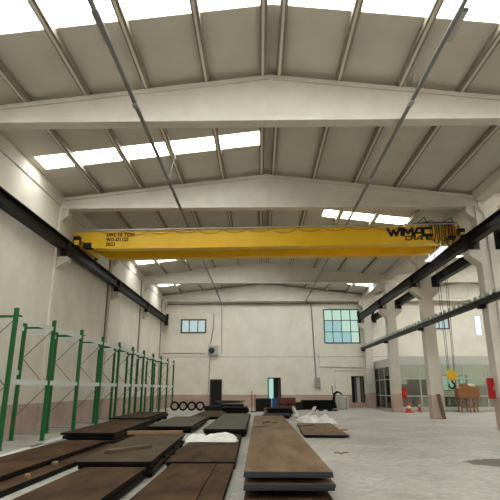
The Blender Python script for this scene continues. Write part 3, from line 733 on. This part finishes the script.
# ------------------------------------------------------------------ cloths
def crumple(name, cx, cy, w, l, z, h, label, seed, rz=0, nx=44, ny=30, foot=None):
    bm = bmesh.new(); V = []
    for j in range(ny+1):
        row = []
        for i in range(nx+1):
            u, v = i/nx, j/ny
            e = min(1, 6*min(u, 1-u), 6*min(v, 1-v))
            wob = noise.noise(Vector((u*2.5, v*2.5, seed)))
            X = (u-.5)*w*(1+.25*noise.noise(Vector((v*3, seed, 0)))) + .08*wob
            Y = (v-.5)*l*(1+.35*noise.noise(Vector((u*3, seed+5, 0)))) + .12*noise.noise(Vector((u*4, v*4, seed+9)))
            q = .5+.9*noise.noise(Vector((u*3.2+seed, v*5.5, 0)))+.16*abs(noise.noise(Vector((u*9, v*12+seed, 3))))
            if foot:
                rim = .62+.30*abs(math.sin(1.2+u*4.4))+.08*noise.noise(Vector((u*7, 0, seed)))
                q = rim*(1-abs(2*v-1)**3)*(.80+.28*noise.noise(Vector((u*9, v*2.5, seed+2))))
                e = min(1, 9*min(u, 1-u)+.15)
            Z = .012+h*e*max(.03, min(1.0, q))
            row.append(bm.verts.new((X, Y, Z)))
        V.append(row)
    for j in range(ny):
        for i in range(nx): bm.faces.new([V[j][i], V[j][i+1], V[j+1][i+1], V[j+1][i]])
    bmesh.ops.recalc_face_normals(bm, faces=bm.faces[:])
    me = bpy.data.meshes.new(name); bm.to_mesh(me); bm.free(); me.materials.append(M['cloth'])
    for p in me.polygons: p.use_smooth = True
    o = bpy.data.objects.new(name, me); COL.objects.link(o); o.location = (cx, cy, z); o.rotation_euler.z = rz
    s = o.modifiers.new('thick', 'SOLIDIFY'); s.thickness = .01; s.offset = 1
    return tag(o, label, 'tarpaulin')
crumple('tarpaulin', -1.40, 15.3, 1.5, 1.35, .15, .22, 'crumpled white tarpaulin heaped on the brown plate beside the gap', 3.1, R(4), 60, 40, True)
crumple('tarpaulin', 2.85, 25.9, 1.5, 3.2, .0, .36, 'crumpled white tarpaulin on the floor behind the lone brown plate', 8.3, R(5))
for k, (x, lean, hh) in enumerate(((2.15, -.12, .62), (2.75, .60, .62))):
    m = MB(); pts = []
    for j in range(8):
        t = j/7; pts.append((lean*t+.06*math.sin(5*t), .1*math.sin(4*t+k), hh*t))
    m.tube(pts, [.16, .13, .10, .08, .09, .10, .1, .04], 7)
    o = tag(m.build('tarpaulin_roll', 'cloth', smooth=True), ['upright twist of white sheeting before the red brown crates', 'slanting twist of white sheeting before the long dark stack'][k], 'tarpaulin'); o.location = (x, 30.0, 0)

# ------------------------------------------------------------------ far clutter by the end wall
for k, x in enumerate((-6.42, -5.78, -5.12, -4.48)):
    r = empty('tyre', (x, 39.0, 0), 0, 'black tyre standing upright against a stack, %s counting away from the racks' % ORD[k], 'tyre', 'four upright tyres by the end wall')
    MB().torus((0, 0, .36), .275, .075, 'y', 30, 10, 1.5).build('tread_ring', 'matt_black', r, smooth=True)
    MB().torus((0, .02, .36), .195, .03, 'y', 24, 6, 2).build('rim', 'galv', r, smooth=True)
r = None
def stack(nm, x0, x1, y0, y1, n, t, z0, m, labels, cat, grp, gap=.02):
    for k in range(n):
        z = z0+k*(t+gap); j = .06*((k*5) % 3-1)
        o = MB().box(-(x1-x0)/2, (x1-x0)/2, -(y1-y0)/2, (y1-y0)/2, 0, t+(.0 if k == n-1 else gap)).build(nm, m, bevel=.006)
        o.location = ((x0+x1)/2+j, (y0+y1)/2, z); tag(o, labels % ORD[k], cat, grp)
stack('dark_plate', -2.45, -.75, 34.0, 36.5, 4, .09, 0, 'edge', 'dark plate in the block before the dark doorway, %s from the floor', 'steel plate', 'dark plates before the doorway')
stack('dark_plate', .22, 1.75, 28.8, 31.5, 2, .08, 0, 'edge', 'black plate lying just past the central stack end, %s from the floor', 'steel plate', 'black plates beyond the central stack', .03)
stack('dark_plate', .5, 2.05, 31.8, 34.2, 4, .09, 0, 'edge', 'black plate in the pile before the crates, %s from the floor', 'steel plate', 'black plates before the crates', .03)
for k, (a, b, c, d, e) in enumerate(((-3.1, 36.6, -1.0, 36.2, .78), (-3.0, 36.3, -1.4, 36.9, .70), (-2.9, 37.0, -1.2, 37.1, .62), (-4.0, 38.2, -2.6, 37.9, .30))):
    if k < 3:
        tag(MB().bar((a, b, e), (c, d, e+.03*k), .12, .07).build('steel_bar', 'darkgrey'), 'dark bar on top of the pile before the doorway, %s from the top' % ORD[k], 'steel bar', 'bars piled before the doorway')
    else:
        tag(MB().box(-4.0, -2.55, 37.4, 38.6, 0, .40).build('machine_box', 'matt_black', bevel=.03), 'low black box beside the tyres', 'box')
tag(MB().box(-2.7, -1.1, 36.0, 37.3, 0, .58).build('machine_box', 'matt_black', bevel=.03), 'black block holding up the loose bars before the doorway', 'box')
# crates
tag(MB().box(-.25, .92, 38.0, 39.2, .0, .92).build('crate', 'matt_black', bevel=.02), 'black crate beside the blue drum', 'crate')
m = MB().tube([(1.15, 37.9, 0), (1.15, 37.9, .30), (1.15, 37.9, .33), (1.15, 37.9, .62), (1.15, 37.9, .65), (1.15, 37.9, .95)], [.2, .2, .21, .21, .2, .2], 20)
tag(m.build('drum', 'blue', smooth=False), 'small blue drum between black and red brown crates', 'drum')
for k, x in enumerate((1.40, 2.08)):
    r = empty('crate', (x, 37.8, 0), 0, ['red brown crate touching the blue drum', 'red brown crate farther from the blue drum'][k], 'crate', 'red brown crates by the end wall')
    MB().box(0, .62, 0, 1.0, .1, .98).build('box_body', 'brickred', r, bevel=.015)
    MB().box(.05, .15, .05, .95, 0, .1).box(.47, .57, .05, .95, 0, .1).build('runner', 'darkwood', r)
    MB().box(-.01, .63, -.012, 0, .5, .56).build('strap', 'edge', r)
tag(MB().box(.35, 1.35, 36.2, 36.9, .0, .30).build('crate', 'wood', bevel=.01), 'low pale wooden box before the black crate', 'crate')
for k, (x, h) in enumerate(((-.52, 1.45), (-.30, 1.25))):
    r = empty('post', (x, 37.3, 0), 0, ['taller red brown post standing beside the black crate', 'shorter bright red post standing beside the black crate'][k], 'post')
    MB().box(-.12, .12, -.12, .12, 0, .05).build('foot', 'matt_black', r)
    MB().tube([(0, 0, .05), (0, 0, h)], .035, 8).build('pole', ['brickred', 'red'][k], r)
stack('dark_beam', 3.45, 6.0, 41.2, 43.0, 5, .13, 0, 'edge', 'long dark beam in the stack before the end wall box, %s from the floor', 'steel beam', 'dark beams by the white cabinet', .02)
stack('dark_beam', 2.3, 3.35, 40.5, 42.0, 4, .13, 0, 'matt_black', 'short dark beam between crates and the long stack, %s from the floor', 'steel beam', 'short dark beams', .02)
for k, (x, y) in enumerate(((3.9, 38.6), (4.5, 38.9), (5.1, 38.4), (5.55, 38.8))):
    tag(MB().box(x, x+.35, y, y+.25, 0, .12).build('steel_block', 'matt_black', bevel=.02), 'small black block on floor before the dark stack, %s toward the white cabinet' % ORD[k], 'block', 'small black blocks')
# white cabinet
cb = empty('cabinet', (6.75, 41.9, 0), 0, 'small white open-fronted cabinet standing by the end wall', 'cabinet')
m = MB(); m.box(-.47, .47, -.3, .3, 0, .06).box(-.47, .47, -.3, .3, .98, 1.05).box(-.47, -.37, -.3, .3, .06, .98).box(.37, .47, -.3, .3, .06, .98).box(-.37, .37, .2, .3, .06, .98)
m.build('carcass', 'white', cb, bevel=.01)
MB().box(-.30, .30, -.31, -.28, .12, .92).build('door', 'header', cb)
pts = [(6.15, 41.6, .1), (6.05, 41.6, .7), (6.1, 41.6, 1.2), (6.35, 41.6, 1.38), (6.6, 41.6, 1.3), (6.8, 41.7, 1.12)]
tag(MB().tube(pts, [.14, .13, .12, .10, .06, .03], 8).build('hose', 'matt_black', smooth=True), 'thick black hose arching beside the white cabinet', 'hose')

# ------------------------------------------------------------------ glass office
GY, GX = 38.6, 10.5
g = empty('glass_partition', (GX, GY, 0), 0, 'long glazed office front with white header beyond the columns', 'partition')
W = XR-GX
MB().box(0, W, -.06, .06, 3.4, 3.98).build('header', 'header', g)
m = MB(); mx = [0, 1.65, 3.3, 4.95, 6.6, 8.25, 9.9, 11.55, 13.2, 14.85, 16.5]
for x in mx: m.box(x, x+.09, -.04, .04, 0, 3.4)
for z in (0.02, 1.05, 2.32, 3.33): m.box(.09, W, -.035, .035, z, z+.08)
m.build('frame', 'framealu', g)
for x in mx: MB().box(x+.09, min(x+1.65, W), -.006, .006, .1, 3.33).build('glass_pane', 'glass', g)
MB().box(.09, W, -.05, .03, .1, .32).build('kick_panel', 'header', g)
g = empty('glass_partition', (GX, GY, 0), 0, 'glazed office side with white header, receding from corner column to the end wall', 'partition')
D_ = YB-GY
MB().box(-.06, .06, .06, D_, 3.4, 3.98).build('header', 'header', g)
m = MB(); my = [.06, 1.9, 3.8, 5.7, D_-.09]
for y in my: m.box(-.04, .04, y, y+.08, 0, 3.4)
for z in (0.02, 1.05, 2.32, 3.33): m.box(-.035, .035, .1, D_, z, z+.07)
m.build('frame', 'framealu', g)
for a, b in zip(my, my[1:]): MB().box(-.006, .006, a+.08, b, .1, 3.33).build('glass_pane', 'glass', g)
for k, (x, y, w, d, h, mm) in enumerate(((12.3, 43.9, 1.1, .6, 2.0, 'officedark'), (13.2, 42.5, 1.8, .8, 1.0, 'office'), (13.2, 45.0, 1.6, .5, 2.4, 'officedark'), (19.2, 44.5, 2.2, .8, 1.9, 'office'), (15.2, 41.5, 1.6, .8, 1.1, 'officedark'), (22.5, 43.5, 2.0, .8, 2.1, 'officedark'))):
    r = empty('cupboard', (x, y, 0), 0, ['tall dark cupboard just inside the office corner', 'low grey cupboard inside the glazed office behind second pane', 'tallest dark cupboard against the office end wall', 'broad grey cupboard beyond the office windows', 'low dark cupboard inside the office behind the trestle', 'dark cupboard at the deep end of the office'][k], 'cupboard')
    MB().box(0, w, 0, d, 0, h).build('carcass', mm, r, bevel=.01)
    for s in (0, 1): MB().box(.03+s*w/2, w/2-.03+s*w/2, -.02, 0, .08, h-.05).build('door', mm, r)

# things before the office
def trestle(x, y):
    r = empty('trestle_table', (x, y, 0), 0, 'brown trestle bench draped with an orange brown cover before the office glass', 'bench')
    MB().prism([(-.72, .98), (.74, .98), (.80, 1.1), (.78, 1.72), (.45, 1.78), (.15, 1.80), (-.08, 2.0), (-.34, 1.98), (-.42, 1.72), (-.76, 1.66)], 'y', -.35, .35).build('cover', 'orange', r, bevel=.03)
    for sx in (-.6, .0, .52):
        MB().box(sx, sx+.08, -.32, -.24, 0, 1.0).build('leg', 'orange', r); MB().box(sx, sx+.08, .24, .32, 0, 1.0).build('leg', 'orange', r)
    MB().box(-.6, .6, -.3, -.25, .28, .38).build('cross_rail', 'wood', r)
trestle(15.0, 37.2)
tag(MB().prism([(0, 0), (.6, 0), (.5, .16), (.3, .2), (.1, .14)], 'y', 0, .4).build('bag', 'cloth', bevel=.03), 'small pale bag lying on top of the orange brown cover', 'bag'); COL.objects[-1].location = (15.05, 37.0, 1.78)
def red_cab(x, y, z, w, d, h, label):
    r = empty('fire_cabinet', (x, y, z), 0, label, 'fire cabinet', 'red cabinets on the columns')
    MB().box(-w/2, w/2, -d/2, d/2, 0, h).build('casing', 'red', r, bevel=.02)
    MB().box(-w/2+.04, w/2-.04, -d/2-.015, -d/2, .05, h-.05).build('door', 'red', r)
    MB().box(w/2-.1, w/2-.07, -d/2-.035, -d/2-.015, h*.4, h*.6).build('handle', 'galv', r)
red_cab(10.50, 37.25, .92, .38, .3, .78, 'red cabinet on the side of the column with the traffic cone')
red_cab(9.56, 21.12, 1.22, .28, .16, .82, 'red cabinet on the side of the nearest column')
def cone(x, y, h, r0, label):
    r = empty('traffic_cone', (x, y, 0), 0, label, 'traffic cone')
    MB().box(-r0*1.25, r0*1.25, -r0*1.25, r0*1.25, 0, .04).build('base', 'conered', r)
    MB().tube([(0, 0, .04), (0, 0, h*.4)], [r0, r0*.68], 16).tube([(0, 0, h*.62), (0, 0, h)], [r0*.46, .03], 16).build('cone_body', 'conered', r)
    MB().tube([(0, 0, h*.4), (0, 0, h*.62)], [r0*.68, r0*.46], 16).build('white_band', 'white', r)
cone(10.55, 36.5, .75, .24, 'red and white traffic cone at the foot of the column with red cabinet')
cone(11.75, 37.9, .85, .13, 'slim red cone before the office glass, apart from the column')
o = tag(MB().box(-.09, .09, -.03, .03, 0, 1.35).build('timber_plank', 'darkwood'), 'brown timber plank leaning on the pink foot of a column', 'plank'); o.location = (10.22, 28.70, 0); o.rotation_euler = (R(-7), R(-7), 0)
# floor debris
m = MB()
for k, (x, y, a) in enumerate(((2.0, 13.7, .2), (2.25, 13.75, -.4), (2.1, 13.55, 1.0))):
    o = tag(MB().prism([(-.07, -.03), (.08, -.04), (.05, .05), (-.04, .04)], 'z', 0, .025).build('rubble_chip', 'wood'), 'small yellowish chip on open floor beside the central stack, %s of three' % ORD[k], 'chip', 'chips on the open floor'); o.location = (x, y, 0); o.rotation_euler.z = a
m.bm.free()

# ------------------------------------------------------------------ light, world, camera
w = bpy.data.worlds.new('world'); sc.world = w; w.use_nodes = True
nt = w.node_tree; bg = nt.nodes['Background']
st = nt.nodes.new('ShaderNodeTexSky'); st.sky_type = 'HOSEK_WILKIE'; st.turbidity = 6; st.sun_direction = (0.3, -0.5, 0.8)
mixn = nt.nodes.new('ShaderNodeMix'); mixn.data_type = 'RGBA'; mixn.inputs['Factor'].default_value = .7
nt.links.new(st.outputs[0], mixn.inputs['A']); mixn.inputs['B'].default_value = (1, 1, 1, 1)
nt.links.new(mixn.outputs['Result'], bg.inputs['Color']); bg.inputs['Strength'].default_value = 2.0

cam = bpy.data.cameras.new('camera'); co = bpy.data.objects.new('camera', cam); COL.objects.link(co)
F = 490.0; P = math.atan(139/F); yaw = math.atan(9/F*math.cos(P))
cam.sensor_width = 36; cam.sensor_fit = 'HORIZONTAL'; cam.lens = 36*F/500
co.location = (0, 0, 1.6); co.rotation_euler = (R(90)+P, 0, yaw)
cam.clip_end = 300
sc.camera = co
sc.view_settings.view_transform = 'Standard'; sc.view_settings.look = 'None'; sc.view_settings.gamma = 1
sc.view_settings.exposure = 0.33; sc.view_settings.use_curve_mapping = False
cy = sc.cycles
cy.use_denoising = True; cy.max_bounces = 10; cy.diffuse_bounces = 6; cy.glossy_bounces = 3; cy.transparent_max_bounces = 8
cy.caustics_reflective = False; cy.caustics_refractive = False; cy.sample_clamp_indirect = 8
